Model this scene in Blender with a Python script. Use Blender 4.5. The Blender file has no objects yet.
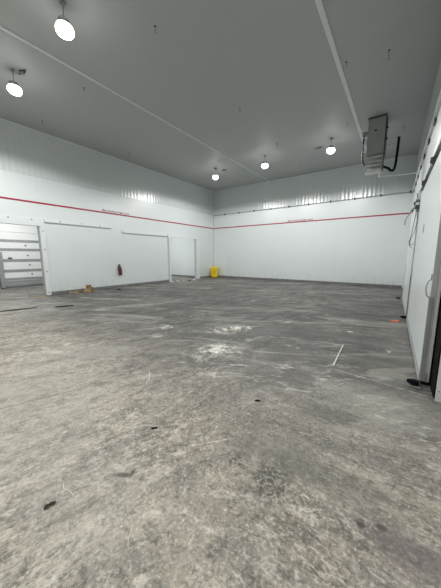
import bpy, bmesh, math, random
from mathutils import Matrix, Vector, noise
random.seed(7)
C = bpy.context.scene
COL = C.collection
PI = math.pi
XL, YB, H = -11.36, 15.1, 6.13          # left wall, back wall, ceiling height
YF, XR = -7.0, 0.51                      # wall behind the camera, right wall at y = 0
XO, YE, HC = -15.8, 13.8, 4.2            # dock corridor behind the left wall
RA = 0.0165                              # the right wall runs very slightly out of square
RW = Matrix.Translation((XR, 0, 0)) @ Matrix.Rotation(RA, 4, 'Z')
I4 = Matrix.Identity(4)

# ------------------------------------------------------------------ materials
def node_mat(name):
    m = bpy.data.materials.new(name); m.use_nodes = True
    nt = m.node_tree
    return m, nt, nt.nodes['Principled BSDF']
def N(nt, typ, **kw):
    n = nt.nodes.new(typ)
    for k, v in kw.items():
        if k in n.inputs: n.inputs[k].default_value = v
        else: setattr(n, k, v)
    return n
def plain(name, col, rough=.5, metal=0.0, var=.08, scale=9.0, emit=None, strength=0, bump=0.0):
    m, nt, b = node_mat(name)
    co = N(nt, 'ShaderNodeTexCoord')
    nz = N(nt, 'ShaderNodeTexNoise', Scale=scale, Detail=4.0)
    nt.links.new(co.outputs['Object'], nz.inputs['Vector'])
    r = N(nt, 'ShaderNodeValToRGB')
    r.color_ramp.elements[0].position = .3; r.color_ramp.elements[1].position = .7
    r.color_ramp.elements[0].color = [c*(1-var) for c in col] + [1]
    r.color_ramp.elements[1].color = [min(1, c*(1+var)) for c in col] + [1]
    nt.links.new(nz.outputs['Fac'], r.inputs['Fac'])
    nt.links.new(r.outputs['Color'], b.inputs['Base Color'])
    b.inputs['Roughness'].default_value = rough
    b.inputs['Metallic'].default_value = metal
    if bump:
        bp = N(nt, 'ShaderNodeBump', Strength=bump, Distance=.01)
        nt.links.new(nz.outputs['Fac'], bp.inputs['Height']); nt.links.new(bp.outputs['Normal'], b.inputs['Normal'])
    if emit:
        b.inputs['Emission Color'].default_value = list(emit) + [1]
        b.inputs['Emission Strength'].default_value = strength
    return m
def math_n(nt, op, a, b=None, c=None, clamp=False):
    n = nt.nodes.new('ShaderNodeMath'); n.operation = op; n.use_clamp = clamp
    for i, v in enumerate((a, b, c)):
        if v is None: continue
        if isinstance(v, (int, float)): n.inputs[i].default_value = v
        else: nt.links.new(v, n.inputs[i])
    return n.outputs[0]
def mixc(nt, fac, a, b, mode='MIX'):
    n = nt.nodes.new('ShaderNodeMix'); n.data_type = 'RGBA'; n.blend_type = mode
    if isinstance(fac, (int, float)): n.inputs[0].default_value = fac
    else: nt.links.new(fac, n.inputs[0])
    for i, v in ((6, a), (7, b)):
        if isinstance(v, (tuple, list)): n.inputs[i].default_value = list(v)[:3] + [1]
        else: nt.links.new(v, n.inputs[i])
    return n.outputs[2]

def panel_mat(name, col, axis, pitch=1.16, rib=.19, ribamp=.0024, rough=.26, jk=.10, step=True):
    """painted insulated metal panel: fine vertical ribs, a joint every pitch metres, light dirt near the floor"""
    m, nt, b = node_mat(name)
    g = N(nt, 'ShaderNodeNewGeometry'); s = N(nt, 'ShaderNodeSeparateXYZ')
    nt.links.new(g.outputs['Position'], s.inputs[0])
    u = s.outputs[axis]
    ang = math_n(nt, 'MULTIPLY', u, 2*PI/rib)
    sn = math_n(nt, 'SINE', ang)
    sn3 = math_n(nt, 'MULTIPLY', math_n(nt, 'SINE', math_n(nt, 'MULTIPLY', u, 2*PI/(rib*2.63))), .7)
    ribh = math_n(nt, 'ADD', sn, sn3)
    fr = math_n(nt, 'ABSOLUTE', math_n(nt, 'SUBTRACT', math_n(nt, 'FRACT', math_n(nt, 'DIVIDE', u, pitch)), .5))
    joint = math_n(nt, 'LESS_THAN', fr, .006)
    nz = N(nt, 'ShaderNodeTexNoise', Scale=1.3, Detail=3.0)
    nt.links.new(g.outputs['Position'], nz.inputs['Vector'])
    c = mixc(nt, nz.outputs['Fac'], [x*.97 for x in col], [min(1, x*1.02) for x in col])
    c = mixc(nt, math_n(nt, 'MULTIPLY', joint, jk), c, [x*.45 for x in col])
    # scuffs in the lowest half metre
    low = math_n(nt, 'SUBTRACT', 1.0, math_n(nt, 'DIVIDE', s.outputs[2], .6), clamp=True)
    n2 = N(nt, 'ShaderNodeTexNoise', Scale=6.0, Detail=5.0); nt.links.new(g.outputs['Position'], n2.inputs['Vector'])
    dirt = math_n(nt, 'MULTIPLY', low, math_n(nt, 'MULTIPLY', math_n(nt, 'SUBTRACT', n2.outputs['Fac'], .45, clamp=True), 1.6), clamp=True)
    c = mixc(nt, dirt, c, (.36, .35, .32))
    nt.links.new(c, b.inputs['Base Color'])
    if step:
        b.inputs['Specular IOR Level'].default_value = 1.0
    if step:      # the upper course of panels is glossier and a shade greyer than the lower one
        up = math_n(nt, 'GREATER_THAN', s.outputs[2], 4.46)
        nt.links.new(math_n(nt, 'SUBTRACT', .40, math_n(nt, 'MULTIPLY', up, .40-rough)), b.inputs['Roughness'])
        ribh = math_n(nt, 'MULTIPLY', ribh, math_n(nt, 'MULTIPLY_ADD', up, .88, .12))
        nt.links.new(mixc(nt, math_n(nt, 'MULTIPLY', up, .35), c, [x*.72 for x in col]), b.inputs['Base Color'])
    else:
        b.inputs['Roughness'].default_value = rough
    bp = N(nt, 'ShaderNodeBump', Strength=1.0, Distance=ribamp)
    hh = math_n(nt, 'ADD', ribh, math_n(nt, 'MULTIPLY', nz.outputs['Fac'], 3.0))
    nt.links.new(hh, bp.inputs['Height']); nt.links.new(bp.outputs['Normal'], b.inputs['Normal'])
    return m

WHITE = (.735, .785, .785)
M = {}
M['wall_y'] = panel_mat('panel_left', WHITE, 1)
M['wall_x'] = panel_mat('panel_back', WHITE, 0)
M['wall_r'] = panel_mat('panel_right', (.70, .735, .735), 1)
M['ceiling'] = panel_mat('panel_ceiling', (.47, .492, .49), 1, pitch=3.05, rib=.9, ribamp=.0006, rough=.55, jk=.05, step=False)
M['trim'] = plain('white_trim', (.77, .815, .82), .4, var=.03)
M['seam'] = plain('seam_trim', (.77, .815, .82), .45, var=.03)
M['leaf'] = plain('door_skin', (.77, .815, .82), .33, var=.02, scale=2)
M['steel'] = plain('brushed_steel', (.36, .37, .37), .42, .75, var=.1, scale=20)
M['galv'] = plain('galvanised', (.42, .43, .43), .5, .5, var=.12, scale=16)
M['edge'] = plain('grey_edge', (.48, .49, .49), .5, .15, var=.04)
M['edge_light'] = plain('light_grey_edge', (.62, .63, .63), .45, .1, var=.04)
M['guard'] = plain('corner_guard', (.33, .34, .34), .45, .3, var=.08)
M['dark'] = plain('dark_metal', (.055, .058, .06), .5, .3, var=.2)
M['black'] = plain('black_rubber', (.008, .008, .009), .85, var=.2)
M['black'].node_tree.nodes['Principled BSDF'].inputs['Specular IOR Level'].default_value = .12
M['red'] = plain('red_paint', (.36, .010, .045), .5, var=.08)
M['redtext'] = plain('red_lettering', (.26, .01, .035), .6, var=.05)
M['ext_red'] = plain('extinguisher_red', (.13, .006, .010), .3, var=.05)
M['yellow'] = plain('yellow_plastic', (.80, .60, .015), .45, var=.1, scale=14)
M['yellow2'] = plain('yellow_plastic_dark', (.62, .43, .01), .45, var=.1, scale=14)
M['wood'] = plain('raw_wood', (.30, .19, .095), .8, var=.3, scale=25)
M['wood2'] = plain('pale_wood', (.40, .30, .19), .8, var=.2, scale=25)
M['card'] = plain('cardboard', (.36, .26, .17), .85, var=.15)
M['concrete'] = plain('concrete_curb', (.19, .19, .185), .85, var=.2, scale=5, bump=.4)
M['orange'] = plain('orange_plastic', (.85, .17, .06), .5, var=.06)
M['stick'] = plain('white_plastic', (.78, .77, .70), .4, var=.06)
M['leafm'] = plain('brown_leaf', (.035, .025, .014), .8, var=.4, scale=60)
M['lens'] = plain('lamp_lens', (.9, .9, .9), .3, var=.01, emit=(1, .985, .95), strength=16)
M['alum'] = plain('cast_aluminium', (.50, .51, .50), .45, .4, var=.06)
M['fin'] = plain('white_louvre', (.74, .75, .74), .5, var=.04)
M['casing'] = plain('unit_casing', (.34, .35, .345), .5, .2, var=.05, scale=3)
M['dock'] = plain('dock_panel', (.78, .80, .80), .4, var=.03)
M['dockseam'] = plain('dock_seam', (.30, .31, .32), .6, var=.1)

def floor_material():
    m, nt, b = node_mat('worn_concrete')
    g = N(nt, 'ShaderNodeNewGeometry')
    P = g.outputs['Position']
    s = N(nt, 'ShaderNodeSeparateXYZ'); nt.links.new(P, s.inputs[0])
    def mapping(rot, sc, loc=(0, 0, 0)):
        # turn by -rot, then scale: sc[0] < sc[1] stretches the pattern along the direction rot
        m0 = N(nt, 'ShaderNodeMapping'); nt.links.new(P, m0.inputs['Vector'])
        m0.inputs['Rotation'].default_value = (0, 0, -rot)
        mp = N(nt, 'ShaderNodeMapping'); nt.links.new(m0.outputs[0], mp.inputs['Vector'])
        mp.inputs['Scale'].default_value = sc; mp.inputs['Location'].default_value = loc
        return mp.outputs[0]
    def nz(vec, scale, detail=4, rough=.55, dist=0):
        n = N(nt, 'ShaderNodeTexNoise', Scale=scale, Detail=float(detail), Roughness=rough, Distortion=dist)
        nt.links.new(vec, n.inputs['Vector']); return n.outputs['Fac']
    def rng(v, a, b_, lo=0.0, hi=1.0):
        n = N(nt, 'ShaderNodeMapRange'); nt.links.new(v, n.inputs['Value']); n.clamp = True
        n.interpolation_type = 'SMOOTHSTEP'
        for k, x in (('From Min', a), ('From Max', b_), ('To Min', lo), ('To Max', hi)): n.inputs[k].default_value = x
        return n.outputs[0]
    def blob(x, y, rx, ry, rot=0, soft=.8, warp=.6):
        # irregular stain: distance to a rotated ellipse, edge broken by noise
        co, si = math.cos(rot), math.sin(rot)
        dx = math_n(nt, 'SUBTRACT', s.outputs[0], x); dy = math_n(nt, 'SUBTRACT', s.outputs[1], y)
        a = math_n(nt, 'DIVIDE', math_n(nt, 'ADD', math_n(nt, 'MULTIPLY', dx, co), math_n(nt, 'MULTIPLY', dy, si)), rx)
        c = math_n(nt, 'DIVIDE', math_n(nt, 'SUBTRACT', math_n(nt, 'MULTIPLY', dy, co), math_n(nt, 'MULTIPLY', dx, si)), ry)
        d = math_n(nt, 'SQRT', math_n(nt, 'ADD', math_n(nt, 'MULTIPLY', a, a), math_n(nt, 'MULTIPLY', c, c)))
        if warp: d = math_n(nt, 'ADD', d, math_n(nt, 'MULTIPLY', math_n(nt, 'SUBTRACT', med, .5), warp*2))
        return rng(d, 1 - soft, 1.0, 1.0, 0.0)
    iso = mapping(0, (1, 1, 1))
    def both(scA, scB, fn):
        """trowel marks run away from the viewer on the left and across the slab on the right"""
        A = fn(mapping(1.22, scA)); B = fn(mapping(.06, scB, (3, 5, 0)))
        w = rng(math_n(nt, 'ADD', s.outputs[0], math_n(nt, 'MULTIPLY', s.outputs[1], .15)), -1.5, .1)
        n = nt.nodes.new('ShaderNodeMix'); nt.links.new(w, n.inputs[0]); nt.links.new(A, n.inputs[2]); nt.links.new(B, n.inputs[3])
        return n.outputs[0]
    big = nz(iso, .35, 4, .6, .4)
    med = nz(iso, 2.2, 6, .65, .6)
    strk = both((.45, 2.0, 1), (.5, 2.0, 1), lambda v: nz(v, 2.0, 8, .68, .5))
    strk2 = both((.7, 2.2, 1), (.8, 2.4, 1), lambda v: nz(v, 4.4, 8, .74, .9))
    strk3 = both((.75, 1.9, 1), (.8, 2.0, 1), lambda v: nz(v, 13, 6, .74, .9))
    fine = nz(iso, 13, 6, .74, .5)
    vfine = nz(iso, 48, 4, .7)
    patch = nz(iso, 3.0, 5, .66, .8)
    blot = nz(iso, 9.5, 6, .70, 1.2)
    dark, pale = (.148, .140, .128), (.49, .463, .43)
    base = mixc(nt, rng(big, .38, .62), (.275, .258, .232), (.355, .332, .300))
    base = mixc(nt, rng(strk, .50, .62, 0, .50), base, (.180, .180, .176))
    base = mixc(nt, rng(strk, .46, .36, 0, .40), base, (.46, .435, .40))
    base = mixc(nt, rng(patch, .52, .64, 0, .40), base, (.20, .195, .182))
    base = mixc(nt, rng(strk2, .52, .62, 0, .5), base, dark)
    base = mixc(nt, rng(strk2, .46, .37, 0, .5), base, pale)
    base = mixc(nt, rng(blot, .54, .63, 0, .55), base, (.145, .142, .132))
    base = mixc(nt, rng(blot, .45, .36, 0, .35), base, pale)
    base = mixc(nt, rng(strk3, .53, .64, 0, .6), base, (.135, .133, .125))
    base = mixc(nt, rng(strk3, .46, .36, 0, .6), base, (.54, .51, .47))
    base = mixc(nt, rng(fine, .54, .66, 0, .5), base, (.53, .52, .49))
    base = mixc(nt, rng(fine, .46, .34, 0, .6), base, (.12, .118, .110))
    base = mixc(nt, rng(vfine, .54, .66, 0, .5), base, (.56, .55, .52))
    base = mixc(nt, rng(vfine, .46, .34, 0, .5), base, (.10, .10, .096))
    # far half darkened: partly damp and dirt, partly light falloff painted into the slab
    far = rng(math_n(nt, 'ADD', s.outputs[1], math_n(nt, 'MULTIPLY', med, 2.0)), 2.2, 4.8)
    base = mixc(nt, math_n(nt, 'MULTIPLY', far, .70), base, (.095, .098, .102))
    # grey drag marks and paler bands in the far half
    fa = nz(mapping(.42, (.35, 1.5, 1), (2, 2, 0)), 1.1, 8, .70, .9)
    base = mixc(nt, math_n(nt, 'MULTIPLY', far, rng(fa, .52, .60, 0, .62)), base, (.34, .335, .32))
    base = mixc(nt, math_n(nt, 'MULTIPLY', far, rng(fa, .46, .38, 0, .55)), base, (.105, .107, .110))
    for (x, y, rx, ry, ro, k, col) in FLOOR_STAINS:
        base = mixc(nt, math_n(nt, 'MULTIPLY', blob(x, y, rx, ry, ro, warp=(.15 if rx < .05 else .6), soft=(.4 if rx < .05 else .8)), min(k, 1)), base, col)
    # broken white dust following the trowel marks
    d1 = nz(mapping(.5, (1.0, 2.4, 1), (3, 1, 0)), 2.2, 10, .78, 1.2)
    dust = rng(d1, .53, .61)
    area = rng(nz(mapping(.4, (.5, 1.3, 1), (9, 4, 0)), .8, 4, .6, .5), .47, .60)
    base = mixc(nt, math_n(nt, 'MULTIPLY', math_n(nt, 'MULTIPLY', dust, area), .6), base, (.52, .51, .485))
    centre = math_n(nt, 'MAXIMUM', math_n(nt, 'MAXIMUM', blob(-2.35, 3.15, .85, .55, 1.2, soft=1, warp=.6), blob(-2.80, 4.35, .9, .5, 1.0, soft=1, warp=.6)),
                    math_n(nt, 'MULTIPLY', blob(-4.1, 3.65, .6, .3, .6, soft=.9, warp=.6), .8))
    n3 = nz(iso, 7, 10, .82, .6)
    n3b = rng(math_n(nt, 'ADD', n3, math_n(nt, 'MULTIPLY', centre, .08)), .50, .66)
    base = mixc(nt, math_n(nt, 'MULTIPLY', math_n(nt, 'MULTIPLY', n3b, rng(centre, 0, .9)), .75), base, (.68, .67, .635))
    # fine crazed net pattern in patches
    vo = N(nt, 'ShaderNodeTexVoronoi', Scale=19.0); vo.feature = 'DISTANCE_TO_EDGE'
    wv = nt.nodes.new('ShaderNodeVectorMath'); wv.operation = 'ADD'
    nn = N(nt, 'ShaderNodeTexNoise', Scale=9.0, Detail=3.0); nt.links.new(P, nn.inputs['Vector'])
    sc = nt.nodes.new('ShaderNodeVectorMath'); sc.operation = 'SCALE'; sc.inputs['Scale'].default_value = .16
    nt.links.new(nn.outputs['Color'], sc.inputs[0]); nt.links.new(P, wv.inputs[0]); nt.links.new(sc.outputs[0], wv.inputs[1])
    nt.links.new(wv.outputs[0], vo.inputs['Vector'])
    net = rng(vo.outputs['Distance'], .02, .22, 1, 0)
    pa = math_n(nt, 'MAXIMUM', blob(-.87, 1.46, .16, .13, 0), blob(-.60, 1.45, .22, .30, .3))
    cells = math_n(nt, 'SUBTRACT', 1.0, net)
    base = mixc(nt, math_n(nt, 'MULTIPLY', math_n(nt, 'MULTIPLY', cells, pa), .8), base, (.105, .108, .105))
    pa2 = rng(nz(mapping(0, (1, 1, 1), (7, 3, 0)), 1.1, 3, .5), .52, .66)
    base = mixc(nt, math_n(nt, 'MULTIPLY', math_n(nt, 'MULTIPLY', net, pa2), .22), base, (.42, .41, .385))
    # thin curling scratches, pale
    wsc = N(nt, 'ShaderNodeTexNoise', Scale=2.3, Detail=2.0, Distortion=2.2); nt.links.new(mapping(.4, (1, 1, 1), (2, 8, 0)), wsc.inputs['Vector'])
    sct = rng(math_n(nt, 'ABSOLUTE', math_n(nt, 'SUBTRACT', wsc.outputs['Fac'], .5)), 0, .0045, 1, 0)
    gate = rng(nz(iso, 3.1, 2), .55, .62)
    base = mixc(nt, math_n(nt, 'MULTIPLY', math_n(nt, 'MULTIPLY', sct, gate), .5), base, (.52, .51, .48))
    # sawn control joints
    def joint(x0, y0, x1, y1, w, k, col):
        L = math.hypot(x1-x0, y1-y0); ux, uy = (x1-x0)/L, (y1-y0)/L
        dx = math_n(nt, 'SUBTRACT', s.outputs[0], x0); dy = math_n(nt, 'SUBTRACT', s.outputs[1], y0)
        al = math_n(nt, 'ADD', math_n(nt, 'MULTIPLY', dx, ux), math_n(nt, 'MULTIPLY', dy, uy))
        ac = math_n(nt, 'ADD', math_n(nt, 'MULTIPLY', dx, -uy), math_n(nt, 'MULTIPLY', dy, ux))
        ac = math_n(nt, 'ABSOLUTE', math_n(nt, 'ADD', ac, math_n(nt, 'MULTIPLY', math_n(nt, 'SUBTRACT', med, .5), w*2)))
        e = rng(ac, 0, w, 1, 0)
        inr = math_n(nt, 'MULTIPLY', rng(al, 0, L*.12), rng(al, L*.85, L, 1, 0))
        return math_n(nt, 'MULTIPLY', math_n(nt, 'MULTIPLY', e, inr), math_n(nt, 'MULTIPLY', rng(fine, .35, .6), k)), col
    for a in FLOOR_LINES:
        f, col = joint(*a); base = mixc(nt, f, base, col)
    gm = nt.nodes.new('ShaderNodeGamma'); gm.inputs[1].default_value = 1.55; nt.links.new(base, gm.inputs[0])
    k2 = 1.12 * .23**-.55
    base = gm.outputs[0]
    sc2 = nt.nodes.new('ShaderNodeVectorMath'); sc2.operation = 'MULTIPLY'; nt.links.new(base, sc2.inputs[0]); sc2.inputs[1].default_value = (k2*.835, k2*.825, k2*.80)
    base = sc2.outputs[0]
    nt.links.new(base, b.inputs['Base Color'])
    rr = rng(math_n(nt, 'ADD', strk, math_n(nt, 'MULTIPLY', fine, .4)), .5, .9, .38, .68)
    nt.links.new(rr, b.inputs['Roughness'])
    b.inputs['Specular IOR Level'].default_value = .35
    hgt = math_n(nt, 'ADD', math_n(nt, 'MULTIPLY', fine, .6), math_n(nt, 'MULTIPLY', vfine, .25))
    bp = N(nt, 'ShaderNodeBump', Strength=.45, Distance=.006)
    nt.links.new(hgt, bp.inputs['Height']); nt.links.new(bp.outputs['Normal'], b.inputs['Normal'])
    return m
# stains: x, y, rx, ry, rotation, strength, colour
FLOOR_STAINS = [
    (-3.2, .9, 1.5, 1.1, .4, .45, (.37, .365, .345)),
    (-1.9, .6, 1.4, .6, .2, .35, (.36, .35, .33)),
    (-4.0, 1.9, 1.2, .5, .9, .35, (.35, .35, .335)),
    (.1, 5.2, .5, 3.2, 0, .40, (.27, .268, .255)),
    (-.1, 3.0, .8, .5, .1, .50, (.34, .333, .312)),
    (-.05, 1.485, .030, .022, .3, 1.3, (.12, .118, .105)),
    (.048, 1.535, .034, .026, .2, 1.3, (.12, .118, .105)),
    (.03, 1.75, .10, .05, .5, .5, (.15, .145, .145)),
    (.16, 1.50, .40, .14, -.1, .55, (.155, .142, .148)),
    (.25, 1.25, .5, .4, 0, .30, (.22, .205, .205)),
    (-.3, 1.7, .9, .25, .1, .45, (.185, .183, .168)),
    (-.75, 1.75, .6, .4, .3, .35, (.185, .183, .168)),
    (.1, 2.05, .8, .10, 0, .35, (.17, .168, .16)),
    (-.49, 2.45, .45, .20, .7, .35, (.16, .165, .16)),
    (-1.48, .88, .10, .03, .6, .8, (.10, .10, .09)),
    (-1.44, .93, .05, .018, 2.1, .7, (.10, .10, .09)),
    (-4.7, 7.6, 2.6, 1.0, .4, .35, (.12, .122, .124)),
    (-3.1, 6.0, 1.8, .5, .6, .35, (.115, .118, .12)),
    (-8.0, 6.2, 2.8, .5, .5, .30, (.13, .132, .134)),
    (-7.5, 3.6, 2.4, .35, 1.2, .30, (.14, .142, .144)),
    (-6.6, 5.1, 2.2, .22, 1.1, .45, (.34, .34, .325)),
]
FLOOR_LINES = [  # x0,y0,x1,y1,half width,strength,colour
    (-.95, 3.62, .62, 3.42, .012, .85, (.50, .49, .46)),
    (-3.30, .40, -2.30, 2.90, .014, .8, (.15, .14, .125)),
    (-2.55, 2.0, -1.9, 4.4, .02, .6, (.13, .13, .125)),
    (-1.30, 1.34, -1.02, 1.66, .008, .8, (.55, .54, .50)),
    (-3.9, 1.4, -2.9, 3.6, .012, .5, (.14, .14, .13)),
]
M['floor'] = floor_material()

# ------------------------------------------------------------------ mesh helpers
class MB:
    """collects shapes in the frame F (world by default)"""
    def __init__(self, F=I4): self.bm = bmesh.new(); self.F = F
    def add(self, verts, faces, T=I4):
        vs = [self.bm.verts.new(self.F @ (T @ Vector(v))) for v in verts]
        for f in faces:
            try: self.bm.faces.new([vs[i] for i in f])
            except ValueError: pass
        return self
    def box(self, x0, x1, y0, y1, z0, z1, bev=0, T=I4):
        b = bmesh.new()
        bmesh.ops.create_cube(b, size=1)
        for v in b.verts:
            v.co = Vector((x0 if v.co.x < 0 else x1, y0 if v.co.y < 0 else y1, z0 if v.co.z < 0 else z1))
        if bev: bmesh.ops.bevel(b, geom=b.edges[:], offset=bev, segments=2, affect='EDGES')
        b.verts.index_update()
        self.add([v.co.copy() for v in b.verts], [[v.index for v in f.verts] for f in b.faces], T)
        b.free(); return self
    def lathe(self, prof, seg=28, T=I4):
        vs, fs = [], []
        for r, z in prof:
            for k in range(seg):
                a = 2*PI*k/seg; vs.append((r*math.cos(a), r*math.sin(a), z))
        for i in range(len(prof)-1):
            for k in range(seg):
                j = (k+1) % seg
                fs.append((i*seg+k, i*seg+j, (i+1)*seg+j, (i+1)*seg+k))
        fs.append(tuple(range(seg))[::-1]); fs.append(tuple((len(prof)-1)*seg+k for k in range(seg)))
        return self.add(vs, fs, T)
    def tube(self, pts, r, seg=10, T=I4):
        pts = [Vector(p) for p in pts]; vs, fs = [], []
        n = len(pts); ref = Vector((0, 0, 1))
        t0 = (pts[1]-pts[0]).normalized()
        if abs(t0.dot(ref)) > .9: ref = Vector((1, 0, 0))
        u = (ref - t0*ref.dot(t0)).normalized()
        for i, p in enumerate(pts):
            t = (pts[min(i+1, n-1)] - pts[max(i-1, 0)]).normalized()
            u = (u - t*u.dot(t)).normalized(); w = t.cross(u)
            rr = r[i] if isinstance(r, (list, tuple)) else r
            for k in range(seg):
                a = 2*PI*k/seg; vs.append(p + (u*math.cos(a)+w*math.sin(a))*rr)
        for i in range(n-1):
            for k in range(seg):
                j = (k+1) % seg; fs.append((i*seg+k, i*seg+j, (i+1)*seg+j, (i+1)*seg+k))
        fs.append(tuple(range(seg))[::-1]); fs.append(tuple((n-1)*seg+k for k in range(seg)))
        return self.add(vs, fs, T)
    def prism(self, outline, z0, z1, T=I4):
        n = len(outline)
        vs = [(x, y, z0) for x, y in outline] + [(x, y, z1) for x, y in outline]
        fs = [tuple(range(n))[::-1], tuple(range(n, 2*n))] + [(i, (i+1) % n, n+(i+1) % n, n+i) for i in range(n)]
        return self.add(vs, fs, T)
def bez(pts, n=8):
    """smooth curve through points (Catmull-Rom)"""
    P = [Vector(p) for p in pts]; P = [P[0]*2-P[1]] + P + [P[-1]*2-P[-2]]; out = []
    for i in range(1, len(P)-2):
        for k in range(n):
            t = k/n; a, b, c, d = P[i-1:i+3]
            out.append(.5*((2*b)+(c-a)*t+(2*a-5*b+4*c-d)*t*t+(3*b-a-3*c+d)*t**3))
    out.append(P[-2]); return out

def link(name, mb, mat, parent=None, smooth=False):
    bm = mb.bm
    bmesh.ops.recalc_face_normals(bm, faces=bm.faces[:])
    R = mb.F.to_3x3().to_4x4()
    if parent is None:
        inv = R.inverted(); L = [inv @ v.co for v in bm.verts]
        lo = Vector([min(p[i] for p in L) for i in range(3)]); hi = Vector([max(p[i] for p in L) for i in range(3)])
        base = R @ Vector(((lo.x+hi.x)/2, (lo.y+hi.y)/2, lo.z))
        W = Matrix.Translation(base) @ R
    else:
        W = parent['_w'] and Matrix([list(r) for r in WM[parent.name]])
    inv = W.inverted()
    for v in bm.verts: v.co = inv @ v.co
    me = bpy.data.meshes.new(name); bm.to_mesh(me); bm.free()
    me.materials.append(mat)
    if smooth:
        for p in me.polygons: p.use_smooth = True
        me.set_sharp_from_angle(angle=math.radians(38))
    o = bpy.data.objects.new(name, me); COL.objects.link(o)
    if parent is None: o.matrix_world = W
    else: o.parent = parent
    WM[o.name] = W; o['_w'] = 1
    return o
WM = {}
def tag(o, label=None, cat=None, group=None, kind=None):
    if label: o['label'] = label
    if cat: o['category'] = cat
    if group: o['group'] = group
    if kind: o['kind'] = kind
    return o
def thing(name, loc, label=None, cat=None, group=None, kind=None, F=I4):
    o = bpy.data.objects.new(name, None); COL.objects.link(o); o.empty_display_size = .1
    W = F @ Matrix.Translation(loc)
    o.matrix_world = W; WM[o.name] = W; o['_w'] = 1
    return tag(o, label, cat, group, kind)
def dup(root, loc, rotz=0, label=None):
    r = root.copy(); COL.objects.link(r)
    r.matrix_world = Matrix.Translation(loc) @ Matrix.Rotation(rotz, 4, 'Z')
    if label: r['label'] = label
    for ch in list(root.children):
        c = ch.copy(); COL.objects.link(c); c.parent = r
        for g in ch.children:
            d = g.copy(); COL.objects.link(d); d.parent = c
    return r
def struct(name, mb, mat, label=None):
    return tag(link(name, mb, mat), label, kind='structure')

# ------------------------------------------------------------------ the room shell
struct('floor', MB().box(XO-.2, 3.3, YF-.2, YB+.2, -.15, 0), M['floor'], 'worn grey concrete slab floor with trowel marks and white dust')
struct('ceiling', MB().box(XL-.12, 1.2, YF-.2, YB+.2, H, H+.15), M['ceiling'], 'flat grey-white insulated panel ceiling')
struct('wall_back', MB().box(XL-.12, 1.2, YB, YB+.12, 0, H), M['wall_x'], 'white ribbed panel wall at the far end')
# left wall with its two openings
O1, O2 = (1.25, 4.02), (10.72, 13.14)
OH = 2.68
w = MB(); xa, xb = XL-.12, XL
w.box(xa, xb, YF, O1[0], 0, OH); w.box(xa, xb, O1[1], O2[0], 0, OH); w.box(xa, xb, O2[1], YB, 0, OH)
w.box(xa, xb, YF, YB, OH, H)
struct('wall_left', w, M['wall_y'], 'long white ribbed panel wall on the left with two door openings')
struct('wall_right', MB(RW).box(0, .12, YF-.2, .6, 0, 3.05).box(0, .12, 3.40, YB+.2, 0, 3.05).box(0, .12, YF-.2, YB+.2, 3.05, H), M['wall_r'], 'white panel wall close on the right behind the sliding doors')
struct('wall_front', MB().box(XL-.12, 1.2, YF-.12, YF, 0, H), M['wall_x'], 'white panel wall behind the viewer')
# dock corridor beyond the left wall
w = MB(); w.box(XO-.12, XO, -2, YE, 0, HC)
struct('wall_dock', w, M['wall_y'], 'white outer wall of the corridor seen through the left openings')
w = MB(); w.box(XO-.12, xa, YE, YE+.12, 0, HC)
struct('wall_corridor_end', w, M['wall_x'], 'white end wall of the corridor seen through the far left opening')
struct('wall_corridor_near', MB().box(XO-.12, xa, -2.12, -2, 0, HC), M['wall_x'])
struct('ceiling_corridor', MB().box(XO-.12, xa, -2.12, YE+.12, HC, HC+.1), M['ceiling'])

# side room behind the open doorway on the right
struct('wall_side_room', MB().box(3.0, 3.12, -1.2, 5.2, 0, 3.3), M['wall_y'], 'white wall of the side room beyond the open doorway')
struct('wall_side_room_far', MB().box(.62, 3.0, 5.0, 5.12, 0, 3.3), M['wall_x'])
struct('wall_side_room_near', MB().box(.66, 3.0, -1.2, -1.08, 0, 3.3), M['wall_x'])
struct('ceiling_side_room', MB().box(.66, 3.12, -1.2, 5.12, 3.3, 3.4), M['ceiling'])
# concrete curbs
struct('baseboard_left', MB().box(XL, XL+.035, O1[1]+.18, O2[0]-.16, 0, .12, .006), M['concrete'], 'grey curb strip along the foot of the left wall')
struct('baseboard_left_far', MB().box(XL, XL+.035, O2[1]+.32, YB-.04, 0, .12, .006), M['concrete'])
struct('baseboard_back', MB().box(XL+.036, .2, YB-.035, YB, 0, .12, .006), M['concrete'], 'grey curb strip along the foot of the back wall')
struct('baseboard_corridor', MB().box(XO, xa, YE-.035, YE, 0, .12, .006), M['concrete'])
# ceiling seam strips and corner coving
struct('trim_1', MB().box(-7.01, -6.95, YF, YB, H-.022, H, .004), M['seam'], 'long white seam strip across the ceiling from the left')
struct('trim_2', MB().box(-1.66, -1.56, YF, YB, H-.022, H, .004), M['seam'], 'long white seam strip on the ceiling leading to the cooling unit')
struct('trim_3', MB().box(XL, XL+.03, YF, YB, H-.03, H), M['seam'], 'thin trim where the left wall meets the ceiling')
struct('trim_4', MB().box(XL+.03, .2, YB-.03, YB, H-.03, H), M['seam'], 'thin trim where the back wall meets the ceiling')
struct('trim_5', MB().box(XL, XL+.02, YB-.02, YB, .12, 5.0), M['edge'], 'dark vertical joint in the far left corner')
struct('trim_10', MB().box(XL+.02, XL+.09, YB-.03, YB, 4.50, 5.12, .004), M['trim'], 'short bright plate high in the far left corner')

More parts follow.
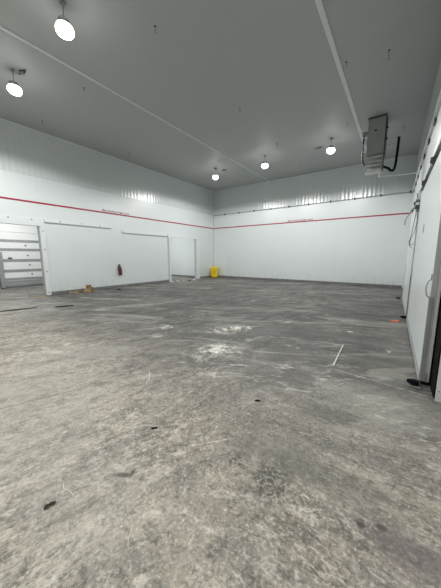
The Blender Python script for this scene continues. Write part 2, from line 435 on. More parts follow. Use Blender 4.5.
# ------------------------------------------------------------------ left openings: frames and tracks
def bolts(mb, pts, r=.02, d=.012):
    for (x, y, z) in pts:
        link('bolt', MB().lathe([(r, 0), (r, d*.7), (r*.6, d)], 10, Matrix.Translation((x, y, z)) @ Matrix.Rotation(PI/2, 4, 'Y')), M['dark'], mb)
t = thing('trim_6', (XL, 2.8, 0), 'white bolted frame around the near left door opening', kind='structure')
link('header', MB().box(XL, XL+.045, O1[0]-.2, 4.18, OH, 2.98, .006), M['trim'], t)
link('post', MB().box(XL, XL+.05, 4.02, 4.18, 0, OH, .006), M['trim'], t)
link('post', MB().box(XL, XL+.075, O1[0]-.2, O1[0], 0, OH, .006), M['trim'], t)
link('jamb', MB().box(XL-.135, XL-.001, 3.99, 4.02, 0, OH), M['edge'], t)
bolts(t, [(XL+.045, y, 2.90) for y in (1.6, 2.4, 3.08, 3.78)] + [(XL+.05, 4.10, z) for z in (.12, .95, 1.8, 2.5)])

t = thing('door_track', (XL, 5.6, 2.84), 'white wall track running right from the near left opening', 'door track', 'door tracks on the left wall')
link('rail', MB().box(XL, XL+.05, 4.19, 6.95, 2.855, 2.975, .006), M['trim'], t)
link('lip', MB().box(XL, XL+.06, 4.19, 6.95, 2.835, 2.853, .003), M['edge'], t)
bolts(t, [(XL+.05, y, 2.92) for y in (4.75, 5.6, 6.4)])
t = thing('trim_7', (XL, 12, 0), 'white frame around the far left door opening', kind='structure')
link('header', MB().box(XL, XL+.075, 10.55, 13.45, OH-.02, 2.84, .006), M['trim'], t)
link('post', MB().box(XL, XL+.075, 10.55, 10.72, 0, OH-.02, .006), M['trim'], t)
link('post', MB().box(XL, XL+.075, 13.14, 13.45, 0, OH-.02, .006), M['trim'], t)
link('jamb', MB().box(XL-.135, XL-.001, 13.10, 13.14, 0, OH), M['edge'], t)
link('seal', MB().box(XL+.076, XL+.085, 10.55, 10.60, .05, OH-.05), M['edge'], t)
t = thing('door_track', (XL, 9, 2.68), 'white wall track running left from the far left opening', 'door track', 'door tracks on the left wall')
link('rail', MB().box(XL, XL+.05, 7.55, 10.54, 2.70, 2.84, .006), M['trim'], t)
link('lip', MB().box(XL, XL+.06, 7.55, 10.54, 2.68, 2.698, .003), M['edge'], t)

# dock door in the corridor, seen through the near opening
t = thing('door_3', (XO+.05, 4.4, 0), 'white sectional dock door with dark seams seen through the near left opening', kind='structure')
zs = [.09, .23, .38, .80, 1.31, 1.84, 2.27, 2.75, 3.15]
for k in range(len(zs)-1):
    link('section', MB().box(XO+.02, XO+.08, 1.5, 6.6, zs[k]+.085, zs[k+1]-.035, .004), M['dock'], t)
    sec_seam = link('seam', MB().box(XO+.02, XO+.10, 1.5, 6.6, zs[k]-.034, zs[k]+.084, .003), M['dockseam'] if k < 7 else M['dock'], t)
bolts(t, [(XO+.08, y, z) for y, z in ((4.85, 2.08), (4.9, 1.58), (4.95, 1.10), (5.0, .62))], .035, .03)

link('handle', MB().box(XO+.08, XO+.11, 4.08, 4.24, 1.42, 1.48, .004), M['dark'], t)
link('door_frame', MB().box(XO, XO+.12, 6.6, 6.75, 0, 3.2, .005).box(XO, XO+.12, 1.35, 1.5, 0, 3.2, .005).box(XO, XO+.12, 1.35, 6.75, 3.2, 3.35, .005), M['edge'], t)
t = thing('guard_post', (XO+.35, 3.84, 0), 'short grey guard post in front of the dock door', 'post')
link('post', MB().box(XO+.24, XO+.40, 3.62, 3.80, .02, 1.74, .012), M['guard'], t)
link('base_plate', MB().box(XO+.18, XO+.46, 3.55, 3.87, 0, .02, .004), M['dark'], t)

# ------------------------------------------------------------------ red height line and its lettering
o = link('height_line', MB().box(XL, XL+.004, YF, YB, 3.51, 3.575), M['red'])
tag(o, 'red stripe along the left wall above the door openings', 'stripe')
o = link('height_line', MB().box(XL+.004, .24, YB-.004, YB-.0005, 3.51, 3.575), M['red'])
tag(o, 'red stripe across the far back wall below the metal rail', 'stripe')
def words(o, me):
    # one part per word: faces are grouped by the gaps between the words
    bm = bmesh.new(); bm.from_mesh(me)
    seen, isl = set(), []
    for f in bm.faces:
        if f.index in seen: continue
        st, fs = [f], []; seen.add(f.index)
        while st:
            g = st.pop(); fs.append(g)
            for e in g.edges:
                for h in e.link_faces:
                    if h.index not in seen: seen.add(h.index); st.append(h)
        xs = [v.co.x for g in fs for v in g.verts]; isl.append((min(xs), max(xs), fs))
    isl.sort(key=lambda q: q[0]); groups = []
    for a, b_, fs in isl:
        if groups and a - groups[-1][0] < .032: groups[-1][0] = max(groups[-1][0], b_); groups[-1][1].extend(fs)
        else: groups.append([b_, list(fs)])
    for _, fs in groups:
        idx = {}; vs = []
        for g in fs:
            for v in g.verts:
                if v.index not in idx: idx[v.index] = len(vs); vs.append(v.co.copy())
        m2 = bpy.data.meshes.new('word'); m2.from_pydata(vs, [], [[idx[v.index] for v in g.verts] for g in fs])
        m2.materials.append(M['redtext'])
        c = bpy.data.objects.new('word', m2); COL.objects.link(c); c.parent = o
    bm.free(); return len(groups)
def lettering(text, length, M4, label):
    cu = bpy.data.curves.new('wall_lettering', 'FONT'); cu.body = text; cu.size = .125; cu.offset = .001; cu.extrude = .0015
    tmp = bpy.data.objects.new('tmp_text', cu); COL.objects.link(tmp)
    bpy.context.view_layer.update()
    me = bpy.data.meshes.new_from_object(tmp.evaluated_get(bpy.context.evaluated_depsgraph_get()))
    bpy.data.objects.remove(tmp)
    wdt = max(v.co.x for v in me.vertices) or 1
    for v in me.vertices: v.co.x *= length/wdt
    me.name = 'wall_lettering'; me.materials.clear(); me.materials.append(M['redtext'])
    o = bpy.data.objects.new('wall_lettering', None); o.empty_display_size = .1; COL.objects.link(o); o.matrix_world = M4
    print('words', words(o, me))
    tag(o, label, 'lettering')
TXT = 'Max Stacking Height Level'
lettering(TXT, 1.4, Matrix.Translation((XL+.0035, 6.6, 3.605)) @ Matrix(((0, 0, 1, 0), (1, 0, 0, 0), (0, 1, 0, 0), (0, 0, 0, 1))),
          'small dark red lettering above the red stripe on the left wall')
lettering(TXT, 1.46, Matrix.Translation((-5.72, YB-.0035, 3.60)) @ Matrix.Rotation(PI/2, 4, 'X'),
          'small dark red lettering above the red stripe on the back wall')

# ------------------------------------------------------------------ rail with clamps on the back wall
t = thing('wall_rail', (-5.5, YB-.05, 4.45), 'thin dark metal rail with clamps across the upper back wall', 'rail')
link('rail', MB().tube([(XL+.1, YB-.045, 4.44), (.2, YB-.045, 4.50)], .019, 8), M['galv'], t)
for k in range(10):
    x = -10.32 + 1.163*k
    zc = 4.44+.06*(x-XL)/11.6; b = MB().box(x-.03, x+.03, YB-.08, YB-.0005, zc-.045, zc+.05, .006)
    link('clamp', b, M['dark'], t)

# ------------------------------------------------------------------ right wall: rail, track, sliding doors
t = thing('wall_rail', (0, 6, 4.4), 'white channel rail with black clips high on the right wall', 'rail', F=RW)
link('rail', MB(RW).box(-.06, -.001, 2.0, YB-.1, 4.48, 4.55, .004), M['trim'], t)
for k in range(11):
    y = 14.5 - 1.163*k
    link('clip', MB(RW).box(-.035, -.001, y-.13, y+.13, 4.38, 4.47, .01), M['dark'], t)
LF = -.10                                 # door faces stand this far off the wall
t = thing('door_track', (-.1, 7.4, 3.0), 'long grey sliding door track above the two white doors on the right', 'door track', F=RW)
link('rail', MB(RW).box(-.12, -.03, .8, 11.6, 3.10, 3.16, .004).box(-.055, -.045, .8, 11.6, 3.0, 3.10), M['galv'], t)
link('cover', MB(RW).box(-.10, -.001, .8, 11.6, 3.17, 3.33, .008), M['trim'], t)
for y in (4.1, 5.4, 6.9, 8.2, 9.4, 10.6):
    link('hanger', MB(RW).box(-.135, -.06, y-.09, y+.09, 2.93, 3.09, .01).lathe([(.045, -.015), (.05, 0), (.045, .015)], 14, Matrix.Translation((-.145, y, 3.05)) @ Matrix.Rotation(PI/2, 4, 'Y')), M['dark'], t)
def sliding_door(name, y0, y1, face, label, handle):
    t = thing(name, ((face-.02), (y0+y1)/2, 0), label, kind='structure', F=RW)
    b = MB(RW).box(face, -.035, y0+.012, y1-.012, .045, 2.92, .006)
    link('leaf', b, M['leaf'], t)
    link('edge_trim', MB(RW).box(face-.002, face+.052, y0-.002, y0+.013, .045, 2.92, .003), M['edge'], t)
    link('edge_trim', MB(RW).box(face+.053, -.034, y0-.002, y0+.013, .045, 2.92, .003), M['edge_light'], t)
    link('edge_trim', MB(RW).box(face-.002, -.035, y1-.013, y1+.002, .045, 2.92, .003), M['edge'], t)
    link('corner_guard', MB(RW).box(face-.008, face+.03, y0-.008, y0+.055, .09, 1.08, .003), M['guard'], t)
    link('corner_guard', MB(RW).box(face-.008, face+.03, y1-.055, y1+.008, .09, 1.25, .003), M['guard'], t)
    link('sweep', MB(RW).box(face-.012, face-.002, y0+.06, y1-.06, .015, .12, .003), M['edge'], t)
    link('foot_plate', MB(RW).box(face+.0, face+.06, y0-.012, y0-.003, .05, .16, .002), M['guard'], t)
    link('bottom_seal', MB(RW).box(face+.01, -.036, y0+.01, y1-.01, .004, .045), M['black'], t)
    if handle:
        h = link('handle', MB(RW).tube(bez([(face-.002, y0+.07, 1.28), (face-.028, y0+.07, 1.25), (face-.042, y0+.07, 1.17), (face-.028, y0+.07, 1.09), (face-.002, y0+.07, 1.06)]), .007, 10), M['guard'], t, True)
        link('mount', MB(RW).box(face-.006, face-.0005, y0+.05, y0+.09, 1.28, 1.34, .002).box(face-.006, face-.0005, y0+.05, y0+.09, 1.02, 1.08, .002), M['dark'], h)
        link('latch', MB(RW).box(face-.012, face, y0+1.9, y0+1.96, 1.95, 2.09, .004), M['edge'], t)
    return t
sliding_door('door_1', 3.74, 7.42, LF-.02, 'nearest tall white sliding door on the right with curved handle', True)
sliding_door('door_2', 7.66, 11.05, LF-.03, 'farther tall white sliding door on the right beyond the cables', False)
# dark gap seal and the grey jamb beside the nearest door
struct('trim_8', MB(RW).box(-.02, -.0005, 3.43, 3.84, 0, 3.06, .003), M['black'], 'black rubber seal strip behind the edge of the nearest sliding door')
t = thing('trim_9', (.06, 3.385, 0), 'light grey screwed door jamb at the right edge', kind='structure', F=RW)
link('jamb', MB(RW).box(-.012, .132, 3.372, 3.399, 0, 3.05, .003), M['edge_light'], t)
for z in (.12, .35, .7, 1.1): link('screw', MB(RW).lathe([(.006, 0), (.006, .003), (.003, .005)], 8, Matrix.Translation((.012, 3.372, z)) @ Matrix.Rotation(PI/2, 4, 'X')), M['dark'], t)

# floor roller guides
def roller(loc, label, s=1.0):
    t = thing('floor_roller_guide', loc, label, 'floor guide', 'floor guides under the sliding doors')
    x, y, _ = loc
    link('base_plate', MB().box(x-.10*s, x+.06*s, y-.08*s, y+.10*s, 0, .012, .003), M['galv'], t)
    link('bracket', MB().box(x-.06*s, x-.045*s, y-.05*s, y+.06*s, .012, .085*s, .003).box(x-.06*s, x+.05*s, y+.045*s, y+.06*s, .012, .06*s, .003), M['black'], t)
    link('roller', MB().lathe([(.012, 0), (.05*s, .004), (.056*s, .02*s), (.056*s, .045*s), (.05*s, .062*s), (.014, .066*s)], 20, Matrix.Translation((x-.01, y, .016))), M['black'], t, True)
    link('roller', MB().lathe([(.008, 0), (.03*s, .004), (.034*s, .03*s), (.03*s, .05*s), (.01, .052*s)], 18, Matrix.Translation((x-.075*s, y+.03*s, .014))), M['black'], t, True)
roller((.285, 3.66, 0), 'black roller guide on the floor at the foot of the nearest sliding door', .8)
roller((.235, 7.60, 0), 'black roller guide on the floor between the two sliding doors', .9)
roller((.10, 11.05, 0), 'black roller guide on the floor at the far end of the farther sliding door', .8)

# control box with dangling cables
t = thing('control_box', (-.2, 7.5, 2.58), 'small dark control box with lever arm between the sliding doors', 'control box', F=RW)
fx = LF-.02
link('body', MB(RW).box(fx-.08, -.05, 7.44, 7.60, 2.62, 2.80, .008), M['dark'], t)
link('cover', MB(RW).box(fx-.086, fx-.081, 7.47, 7.57, 2.66, 2.74, .002).box(fx-.075, fx-.01, 7.432, 7.438, 2.70, 2.76, .002), M['edge_light'], t)
link('gland', MB(RW).tube([(fx-.05, 7.5, 2.62), (fx-.05, 7.5, 2.54)], .016, 10), M['galv'], t)
link('gland', MB(RW).tube([(fx-.03, 7.55, 2.62), (fx-.03, 7.55, 2.56)], .014, 10), M['galv'], t)
link('lever_arm', MB(RW).tube(bez([(fx-.07, 7.5, 2.66), (fx-.14, 7.5, 2.60), (fx-.18, 7.5, 2.50), (fx-.23, 7.5, 2.40), (fx-.245, 7.5, 2.27)]), [.018]*10+[.012]*23, 10), M['guard'], t, True)
link('junction', MB(RW).box(fx-.05, -.05, 7.46, 7.58, 2.84, 3.0, .006), M['edge_light'], t)
o = link('hanging_cable', MB(RW).tube(bez([(fx-.05, 7.5, 2.53), (fx-.07, 7.49, 2.3), (fx-.10, 7.47, 2.0), (fx-.12, 7.46, 1.86), (fx-.09, 7.45, 1.76), (fx-.05, 7.45, 1.73)]), .0055, 8), M['black'], None, True)
tag(o, 'black cable hanging left in a long hook below the control box', 'cable', 'cables below the control box')
o = link('hanging_cable', MB(RW).tube(bez([(fx-.03, 7.55, 2.55), (fx-.015, 7.54, 2.36), (fx-.04, 7.5, 2.12), (fx-.10, 7.49, 1.92), (fx-.09, 7.48, 1.80), (fx-.03, 7.48, 1.84)]), .005, 8), M['black'], None, True)
tag(o, 'black cable hanging right and crossing over below the control box', 'cable', 'cables below the control box')

# ------------------------------------------------------------------ ceiling lamps
LZ = 5.68
lamp = thing('high_bay_lamp', (0, 0, 0), '', 'lamp', 'high bay lamps on the ceiling')
link('ceiling_mount', MB().lathe([(.02, .38), (.035, .41), (.04, .449)], 16).box(-.05, .05, -.04, .04, .42, .449, .005), M['guard'], lamp, True)
link('stem', MB().tube([(0, 0, .13), (0, 0, .40)], .012, 8), M['galv'], lamp)
h = link('housing', MB().lathe([(.045, .15), (.08, .13), (.115, .105), (.135, .08), (.138, .06), (.125, .052)], 32), M['alum'], lamp, True)
b = MB()
for k in range(16): b.box(.04, .10, -.004, .004, .11, .16, 0, Matrix.Rotation(2*PI*k/16, 4, 'Z'))
link('cooling_fins', b, M['alum'], h)
link('lens', MB().lathe([(.125, .052), (.145, .03), (.152, 0), (.148, -.035), (.125, -.07), (.09, -.09), (.045, -.102), (.008, -.105)], 32), M['lens'], lamp, True)
spots = [(-5.42, 2.66, 'nearest and largest of the glowing ceiling lamps, at the top left'),
         (-8.26, 2.70, 'glowing ceiling lamp nearest the left wall at the left edge'),
         (-8.34, 11.3, 'far glowing ceiling lamp closest to the back left corner'),
         (-5.47, 11.25, 'far glowing ceiling lamp in the middle of the back row'),
         (-2.60, 11.2, 'far glowing ceiling lamp nearest the hanging cooling unit')]
for i, (x, y, lb) in enumerate(spots):
    o = lamp if i == 0 else dup(lamp, (x, y, LZ), 0, lb)
    if i == 0: o.matrix_world = Matrix.Translation((x, y, LZ)); o['label'] = lb
def spot(x, y, e):
    L = bpy.data.lights.new('lamp_light', 'SPOT'); L.energy = e; L.color = (1, .995, .975)
    L.spot_size = math.radians(171); L.spot_blend = .2; L.shadow_soft_size = .12
    o = bpy.data.objects.new('lamp_light', L); COL.objects.link(o); o.location = (x, y, LZ-.28)
E_MAIN = 215
for x, y, _ in spots: spot(x, y, E_MAIN)
for x, y in ((-2.6, 2.65), (-8.3, -2.0), (-5.45, -2.0), (-2.6, -2.0)): spot(x, y, E_MAIN)   # unseen: grid lamp overhead, plus a row behind added to brighten the near floor
def area(x, y, z, e, sx, sy):
    L = bpy.data.lights.new('corridor_light', 'AREA'); L.shape = 'RECTANGLE'; L.size = sx; L.size_y = sy; L.energy = e; L.color = (1, .99, .97)
    o = bpy.data.objects.new('corridor_light', L); COL.objects.link(o); o.location = (x, y, z)
area(1.9, 2.2, 3.25, 45, .3, 1.2); area(-13.6, 4.0, HC-.1, 125, .3, 1.2); area(-13.6, 11.2, HC-.1, 105, .3, 1.2)

# sprinkler / junction fittings beside the lamps
fit = thing('ceiling_fitting', (0, 0, 0), '', 'ceiling fitting', 'dark fittings on the ceiling beside the lamps')
link('plate', MB().box(-.07, .07, -.05, .05, -.012, 0, .003), M['dark'], fit)
link('body', MB().box(-.045, .045, -.03, .03, -.09, -.012, .008), M['galv'], fit)
link('arm', MB().tube([(-.04, 0, -.06), (-.14, .03, -.03), (-.17, .04, -.002)], .012, 8).tube([(.04, 0, -.06), (.12, -.03, -.04), (.15, -.04, -.002)], .012, 8), M['dark'], fit, True)
fs = [(-8.12, 2.86, .4, 'dark ceiling fitting beside the lamp at the left edge'), (-8.10, 11.75, .1, 'dark ceiling fitting beside the back corner lamp'), (-3.21, 11.75, .1, 'dark ceiling fitting beside the lamp nearest the cooling unit')]
for i, (x, y, a, lb) in enumerate(fs):
    o = fit if i == 0 else dup(fit, (x, y, H), a, lb)
    if i == 0: o.matrix_world = Matrix.Translation((x, y, H)) @ Matrix.Rotation(a, 4, 'Z'); o['label'] = lb

# hanging hooks on a grid
def hook(x, y, ln, lb):
    t = thing('ceiling_hook', (x, y, H-ln), lb, 'hook', 'dark hooks in the ceiling')
    link('plate', MB().lathe([(.022, H-.01), (.026, H-.004), (.026, H)], 12, Matrix.Translation((x, y, 0))), M['dark'], t)
    link('rod', MB().tube([(x, y, H-.01), (x, y, H-ln*.6)], .008, 8), M['guard'], t)
    ring = [(x+.02*math.sin(a*PI/5), y, H-ln*.6-.02+.02*math.cos(a*PI/5)) for a in range(10)]
    link('eye', MB().tube(ring, .007, 8), M['guard'], t)
for x, y, ln, lb in [
    (-4.43, 3.96, .13, 'small dark hook in the ceiling at the top, between the two seam strips'),
    (-4.49, 7.38, .12, 'small dark hook in the open middle of the ceiling'),
    (-.60, 7.40, .26, 'longest dark rod hook, in the ceiling at the upper right'),
    (-1.45, 7.23, .14, 'dark hook touching the seam strip that leads to the cooling unit'),
    (-7.51, 4.07, .10, 'small dark hook just right below the lamp at the top left'),
    (-10.42, 4.10, .10, 'small dark hook close to the left wall, below the leftmost lamp'),
    (-10.34, 7.46, .10, 'small dark hook by the left wall halfway to the back corner'),
    (-7.53, 10.48, .11, 'small dark hook above the back corner lamp'),
    (-7.62, 13.5, .10, 'small dark hook between the two leftmost lamps of the back row'),
    (-4.51, 10.36, .12, 'small dark hook above the gap between the middle and right back lamps'),
    (-4.55, 13.41, .10, 'small dark hook near the back wall, between middle and right lamps'),
    (-1.90, 10.3, .10, 'small dark hook in the ceiling just left of the cooling unit'),
    (-.29, 11.7, .10, 'small dark hook in the ceiling right of the cooling unit'),
]: hook(x, y, ln, lb)

# ------------------------------------------------------------------ hanging cooling unit
t = thing('cooling_unit', (-1.0, 11.4, 4.25), 'tall grey cooling unit hanging from the ceiling with pale louvres below', 'cooling unit')
X0, X1, Y0, Y1 = -1.25, -.75, 10.40, 11.1
link('casing', MB().box(X0, X1, Y0, Y1, 4.95, H-.04, .008), M['casing'], t)
link('top_gap_shadow', MB().box(X0-.02, X1+.02, Y0-.015, Y1+.015, H-.04, H-.001), M['dark'], t)  # dark strip stands in for the shadow in the gap at the ceiling
link('side_edge', MB().box(X1+.001, X1+.03, Y0-.01, Y0+.10, 4.4, H-.05, .004), M['dark'], t)
link('side_edge', MB().box(X1+.001, X1+.02, Y0+.11, Y1, 5.0, H-.05, .004), M['dark'], t)
b = MB().box(X0+.02, X1-.02, Y0+.10, Y0+.24, 4.42, 4.949); link('coil_block', b, M['galv'], t)
for k, z in enumerate((4.88, 4.755, 4.63, 4.50)):
    T = Matrix.Translation((0, Y0+.02+.012*k, z)) @ Matrix.Rotation(math.radians(38), 4, 'X')
    link('louvre', MB().box(X0+.05+.0*k, X1-.03, -.09, .09, -.010, .010, .003, T), M['fin'], t)
link('drain_pan', MB().box(X0+.0, X1-.04, Y0+.0, Y0+.26, 4.37, 4.40, .004).box(X0, X1-.04, Y0, Y0+.02, 4.40, 4.43, .002), M['fin'], t)
link('drain_outlet', MB().tube([(-.82, Y0+.1, 4.37), (-.82, Y0+.1, 4.20)], .025, 12), M['trim'], t)
for x, z in ((-1.20, 5.80), (-1.21, 5.16), (-.80, 5.1)): link('screw', MB().lathe([(.012, 0), (.012, .006)], 8, Matrix.Translation((x, Y0, z)) @ Matrix.Rotation(PI/2, 4, 'X')), M['dark'], t)
link('knockout', MB().lathe([(.03, 0), (.03, .004), (.018, .004), (.018, .001)], 16, Matrix.Translation((-1.02, Y0, 5.70)) @ Matrix.Rotation(PI/2, 4, 'X')), M['black'], t)
for z in (5.72, 5.38):
    link('knob', MB().tube([(X1+.03, Y0+.04, z), (X1+.09, Y0+.04, z)], .022, 10), M['dark'], t)
link('suction_pipe', MB().tube(bez([(X0-.02, Y0+.1, 5.72), (X0-.10, Y0+.05, 5.62), (X0-.12, Y0+.05, 5.35), (X0-.11, Y0+.05, 5.0), (X0-.09, Y0+.06, 4.78), (X0-.02, Y0+.1, 4.68)]), .028, 10), M['dark'], t, True)
for z in (5.1, 5.32, 5.55):
    link('pipe_strap', MB().box(X0-.155, X0, Y0+.02, Y0+.08, z-.02, z+.02, .004), M['fin'], t)
link('valve', MB().box(X0-.16, X0-.02, Y0+.0, Y0+.1, 5.60, 5.74, .01), M['guard'], t)
o = link('insulated_pipe', MB().tube(bez([(-.43, 12.6, H), (-.435, 12.6, 5.8), (-.45, 12.6, 5.4), (-.47, 12.6, 5.06), (-.52, 12.58, 4.92), (-.62, 12.55, 4.93), (-.68, 12.5, 5.00), (-.84, 12.3, 5.04), (-.95, 11.8, 5.04), (-.95, 11.102, 5.04)]), .045, 12), M['black'], None, True)
tag(o, 'black insulated pipe dropping from the ceiling and hooking into the cooling unit', 'pipe')
o = link('brace_rod', MB().tube([(-.85, 12.6, 5.93), (-.52, 12.6, 5.93)], .010, 8), M['galv'])
tag(o, 'thin horizontal rod between the cooling unit and the black pipe', 'rod')
o = link('drain_pipe', MB().tube([(-.79, Y0+.1, 4.215), (.30, Y0+.1, 4.16)], .016, 10), M['trim'], None, True)
tag(o, 'thin white drain pipe from the cooling unit to the right wall', 'pipe')

# ------------------------------------------------------------------ things along the left wall
t = thing('fire_extinguisher', (XL+.1, 7.35, .6), 'small dark red fire extinguisher hanging on the left wall', 'fire extinguisher')
ex, ey = XL+.085, 7.28
Tt = Matrix.Translation((ex, ey, .60))
link('cylinder', MB().lathe([(.055, 0), (.075, .015), (.078, .05), (.078, .33), (.06, .385), (.03, .41), (.022, .43)], 22, Tt), M['ext_red'], t, True)
link('label_band', MB().lathe([(.0785, .19), (.0795, .195), (.0795, .26), (.0785, .265)], 22, Tt), M['dark'], t, True)
link('valve', MB().lathe([(.022, .43), (.03, .44), (.03, .48), (.016, .50)], 12, Tt), M['steel'], t, True)
link('grip', MB().box(ex-.015, ex+.015, ey-.11, ey+.02, 1.07, 1.085, .003).box(ex-.015, ex+.015, ey-.10, ey+.02, 1.11, 1.125, .003), M['black'], t)
link('gauge', MB().lathe([(.022, 0), (.026, .01), (.022, .016)], 14, Matrix.Translation((ex+.03, ey+.02, 1.06)) @ Matrix.Rotation(PI/2, 4, 'Y')), M['steel'], t)
link('hose', MB().tube(bez([(ex+.02, ey-.02, 1.07), (ex+.05, ey-.11, 1.05), (ex+.05, ey-.14, .92), (ex+.05, ey-.10, .74), (ex+.06, ey-.085, .68)]), .013, 8), M['black'], t, True)
link('wall_bracket', MB().box(XL, XL+.02, ey-.03, ey+.03, .75, 1.15, .003), M['dark'], t)

# yellow bin in the far corner
t = thing('yellow_bin', (-10.98, 14.72, 0), 'bright yellow plastic bin standing in the far left corner', 'bin')
def rect(w, d, r=.05):
    pts = []
    for sx, sy, a0 in ((1, 1, 0), (-1, 1, PI/2), (-1, -1, PI), (1, -1, 3*PI/2)):
        for k in range(5):
            a = a0 + k*PI/8; pts.append((sx*(w/2-r)+r*math.cos(a), sy*(d/2-r)+r*math.sin(a)))
    return pts
def loft(mb, secs, T):
    n = len(secs[0][0]); vs, fs = [], []
    for pts, z in secs: vs += [(x, y, z) for x, y in pts]
    for i in range(len(secs)-1):
        for k in range(n):
            j = (k+1) % n; fs.append((i*n+k, i*n+j, (i+1)*n+j, (i+1)*n+k))
    fs.append(tuple(range(n))[::-1]); fs.append(tuple((len(secs)-1)*n+k for k in range(n)))
    return mb.add(vs, fs, T)
T = Matrix.Translation((-10.98, 14.72, 0)) @ Matrix.Rotation(.5, 4, 'Z')
link('body', loft(MB(), [(rect(.44, .40), .03), (rect(.47, .43), .08), (rect(.50, .45), .35), (rect(.48, .44), .60)], T), M['yellow'], t, True)
link('rim', loft(MB(), [(rect(.50, .46), .60), (rect(.52, .48), .62), (rect(.52, .48), .65), (rect(.50, .46), .66)], T), M['yellow2'], t, True)
link('lid', loft(MB(), [(rect(.46, .42), .66), (rect(.42, .38), .72), (rect(.28, .24), .78), (rect(.20, .16, .04), .79)], T), M['yellow'], t, True)
link('swing_flap', MB().box(-.11, .11, -.235, -.18, .30, .52, .01, T), M['yellow2'], t)
for sx, sy in ((1, 1), (-1, 1), (1, -1), (-1, -1)):
    link('foot', MB().lathe([(.02, 0), (.028, .01), (.028, .035)], 10, T @ Matrix.Translation((sx*.13, sy*.11, 0))), M['black'], t)

# pile of wood offcuts by the left wall
def plank(x, y, z, l, w_, h, rz, tilt, label, mat='wood'):
    T = Matrix.Translation((x, y, z)) @ Matrix.Rotation(rz, 4, 'Z') @ Matrix.Rotation(tilt, 4, 'Y')
    o = link('wood_offcut', MB().box(-l/2, l/2, -w_/2, w_/2, 0, h, .004, T), M[mat]); tag(o, label, 'wood', 'wood offcuts piled by the left wall')
plank(-11.00, 5.60, 0, .34, .12, .10, .9, 0, 'lowest thick wood block at the right of the offcut pile')
plank(-10.90, 5.40, 0, .30, .10, .07, .4, 0, 'wood block lying in the front of the offcut pile', 'wood2')
plank(-11.17, 5.22, 0, .26, .09, .08, 1.9, 0, 'wood block in the middle of the offcut pile')
plank(-11.08, 5.60, .102, .26, .16, .10, .2, 0, 'square wood block stacked at the top of the offcut pile')
plank(-10.90, 5.40, .072, .22, .08, .08, 1.2, 0, 'pale wood block stacked on the front of the offcut pile', 'wood2')
plank(-11.08, 5.56, .204, .20, .10, .09, 1.5, 0, 'small wood block crowning the offcut pile')
plank(-11.06, 5.00, 0, .22, .07, .06, .9, 0, 'pale short offcut lying left of the pile', 'wood2')
plank(-11.08, 4.80, 0, .14, .06, .09, 2.2, 0, 'leftmost small pale offcut of the pile', 'wood2')
plank(-11.24, 5.72, 0, .26, .08, .06, 1.7, 0, 'flat dark offcut at the right end of the pile')
T0 = (-11.02, 5.17)
o = link('cardboard_scrap', MB().prism([(-.30, -.05), (-.1, -.09), (.22, -.05), (.28, .03), (.05, .06), (-.2, .05)], 0, .02, Matrix.Translation((-11.0, 3.62, 0)) @ Matrix.Rotation(1.5, 4, 'Z')), M['card'])
tag(o, 'flat brown cardboard scrap on the floor by the near door post', 'cardboard')
o = link('brown_block', MB().box(-15.30, -15.0, 2.9, 3.5, 0, .18, .01), M['card'])
tag(o, 'low brown block on the corridor floor beyond the near opening', 'block')

def scrap(name, x, y, outl, h, mat, label, cat, rz=0):
    T = Matrix.Translation((x, y, 0)) @ Matrix.Rotation(rz, 4, 'Z')
    o = link(name, MB().prism(outl, 0.0005, h, T), M[mat]); tag(o, label, cat); return o
def ragged(l, w_, n=14, seed=1):
    rd = random.Random(seed)
    return [(l/2*math.cos(2*PI*k/n)*rd.uniform(.75, 1.1), w_/2*math.sin(2*PI*k/n)*rd.uniform(.6, 1.15)) for k in range(n)]
scrap('black_sheet_scrap', -8.36, 3.42, ragged(.52, .16, 14, 3), .015, 'black', 'short black scrap of sheeting on the floor in front of the near post', 'scrap', 1.15)
scrap('black_sheet_scrap', -8.96, 2.38, ragged(1.0, .15, 18, 5), .012, 'black', 'long thin black strip of sheeting on the floor at the left edge', 'scrap', 1.35)
scrap('rubber_scrap', -10.58, 6.70, ragged(.20, .12, 10, 6), .03, 'black', 'tiny black scrap on the floor below the fire extinguisher', 'scrap', .5)
rd = random.Random(4)
for k, (y, l, lb) in enumerate(((10.55, .18, 'leftmost white bit of debris at the far opening'), (10.95, .30, 'largest white bit of debris at the far opening'), (11.35, .16, 'white bit of debris right of the largest one at the far opening'), (12.2, .22, 'rightmost white bit of debris near the far opening post'))):
    o = scrap('plaster_debris', XL+.30+.10*k, y, ragged(l, .12, 9, 10+k), .04+.01*(k % 2), 'stick', lb, 'debris', rd.random()*3); o['group'] = 'white debris at the far opening'
scrap('rubber_scrap', XL+.62, 11.75, ragged(.16, .10, 9, 31), .05, 'black', 'black scrap among the white debris at the far opening', 'scrap', .5)

# things lying on the open floor
o = link('white_rod', MB().tube([(-.672, 4.64, .012), (-.655, 4.15, .012), (-.636, 3.67, .012)], .0115, 10), M['stick'], None, True)
tag(o, 'slim white rod lying on the concrete in front of the sliding doors', 'rod')
scrap('orange_scrap', .04, 7.2, ragged(.20, .20, 12, 8), .012, 'orange', 'small orange scrap on the floor by the sliding doors', 'scrap', .3)
scrap('paper_scrap', -.70, 5.62, [(-.07, -.01), (-.02, -.035), (.06, -.02), (.02, .0), (.05, .03), (-.03, .025)], .006, 'stick', 'tiny white paper scrap on the floor beyond the white rod', 'paper', .2)
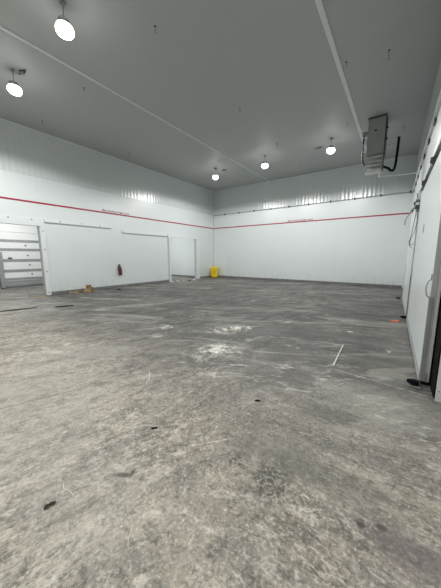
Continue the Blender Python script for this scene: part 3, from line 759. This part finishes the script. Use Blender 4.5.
# curled dead leaf
def leaf_mesh():
    mb = MB(); n, m_ = 12, 4; vs, fs = [], []
    T = Matrix.Translation((-1.652, .482, .004)) @ Matrix.Rotation(1.55, 4, 'Z')
    for i in range(n+1):
        u = i/n; wd = .013*math.sin(PI*min(1, u*1.02))**.6*(1+.35*math.sin(9*u)) + .001
        for j in range(m_+1):
            v = j/m_*2-1
            vs.append(((u-.5)*.066, v*wd+.005*math.sin(5*u), .006*abs(v)+.004*math.sin(7*u)**2))
    for i in range(n):
        for j in range(m_):
            a = i*(m_+1)+j; fs.append((a, a+1, a+m_+2, a+m_+1))
    top = len(vs); vs += [(x, y, z-.0025) for x, y, z in vs]
    fs += [tuple(i+top for i in f[::-1]) for f in fs]
    ring = [j for j in range(m_+1)] + [i*(m_+1)+m_ for i in range(1, n+1)] + [n*(m_+1)+j for j in range(m_-1, -1, -1)] + [i*(m_+1) for i in range(n-1, 0, -1)]
    for k in range(len(ring)):
        a, c = ring[k], ring[(k+1) % len(ring)]; fs.append((a, c, c+top, a+top))
    return mb.add(vs, fs, T)
o = link('dead_leaf', leaf_mesh(), M['leafm'], None, True)
tag(o, 'curled dark brown dead leaf on the floor at the lower left', 'leaf')
scrap('rubber_scrap', -1.685, 1.335, [(-.028, -.004), (-.01, -.010), (.012, -.007), (.028, -.010), (.030, .004), (.01, .004), (-.01, .009), (-.026, .008)], .008, 'black', 'small black scrap on the floor left of the centre', 'scrap', .8)
scrap('rubber_scrap', -1.12, 2.27, [(-.03, -.006), (0, -.012), (.03, -.004), (.028, .008), (-.01, .01)], .010, 'black', 'small black scrap on the floor just right of the centre', 'scrap', .5)
def wire(pts, r, label):
    o = link('wire_clipping', MB().tube(bez([(x, y, r) for x, y in pts]), r, 6), M['stick'], None, True)
    tag(o, label, 'wire', 'pale clippings on the floor')
wire([(-1.30, .285), (-1.297, .335), (-1.287, .392)], .0016, 'straight white clipping at the bottom left corner')
wire([(-1.058, .63), (-1.09, .655), (-1.115, .69), (-1.138, .715)], .0018, 'short bent white clipping low on the floor left of the centre')
wire([(-.82, .83), (-.822, .89), (-.812, .95), (-.822, 1.01)], .0016, 'long curved pale clipping at the bottom middle')
wire([(-2.40, 1.80), (-2.44, 1.88), (-2.53, 1.96), (-2.63, 2.04)], .005, 'curled white clipping beyond the black scrap on the left')
wire([(-1.75, .60), (-1.70, .585), (-1.66, .60), (-1.60, .60)], .0025, 'short curly white clipping beside the dead leaf')

# ------------------------------------------------------------------ world, camera, colour
wd = bpy.data.worlds.new('world'); C.world = wd; wd.use_nodes = True
wd.node_tree.nodes['Background'].inputs[0].default_value = (.5, .52, .55, 1)
wd.node_tree.nodes['Background'].inputs[1].default_value = .05
cam = bpy.data.cameras.new('camera'); cam.sensor_fit = 'HORIZONTAL'; cam.sensor_width = 36; cam.lens = 250/441*36
cam.clip_start = .02
co = bpy.data.objects.new('camera', cam); COL.objects.link(co); C.camera = co
co.location = (0, 0, 1.55)
co.rotation_euler = (PI/2 - math.atan(38/250), 0, math.atan(179.5/math.hypot(250, 38)))
for o in COL.objects:
    if '_w' in o: del o['_w']
C.view_settings.view_transform = 'Standard'; C.view_settings.look = 'None'
C.view_settings.gamma = 1; C.view_settings.use_curve_mapping = False
C.view_settings.exposure = 0.14
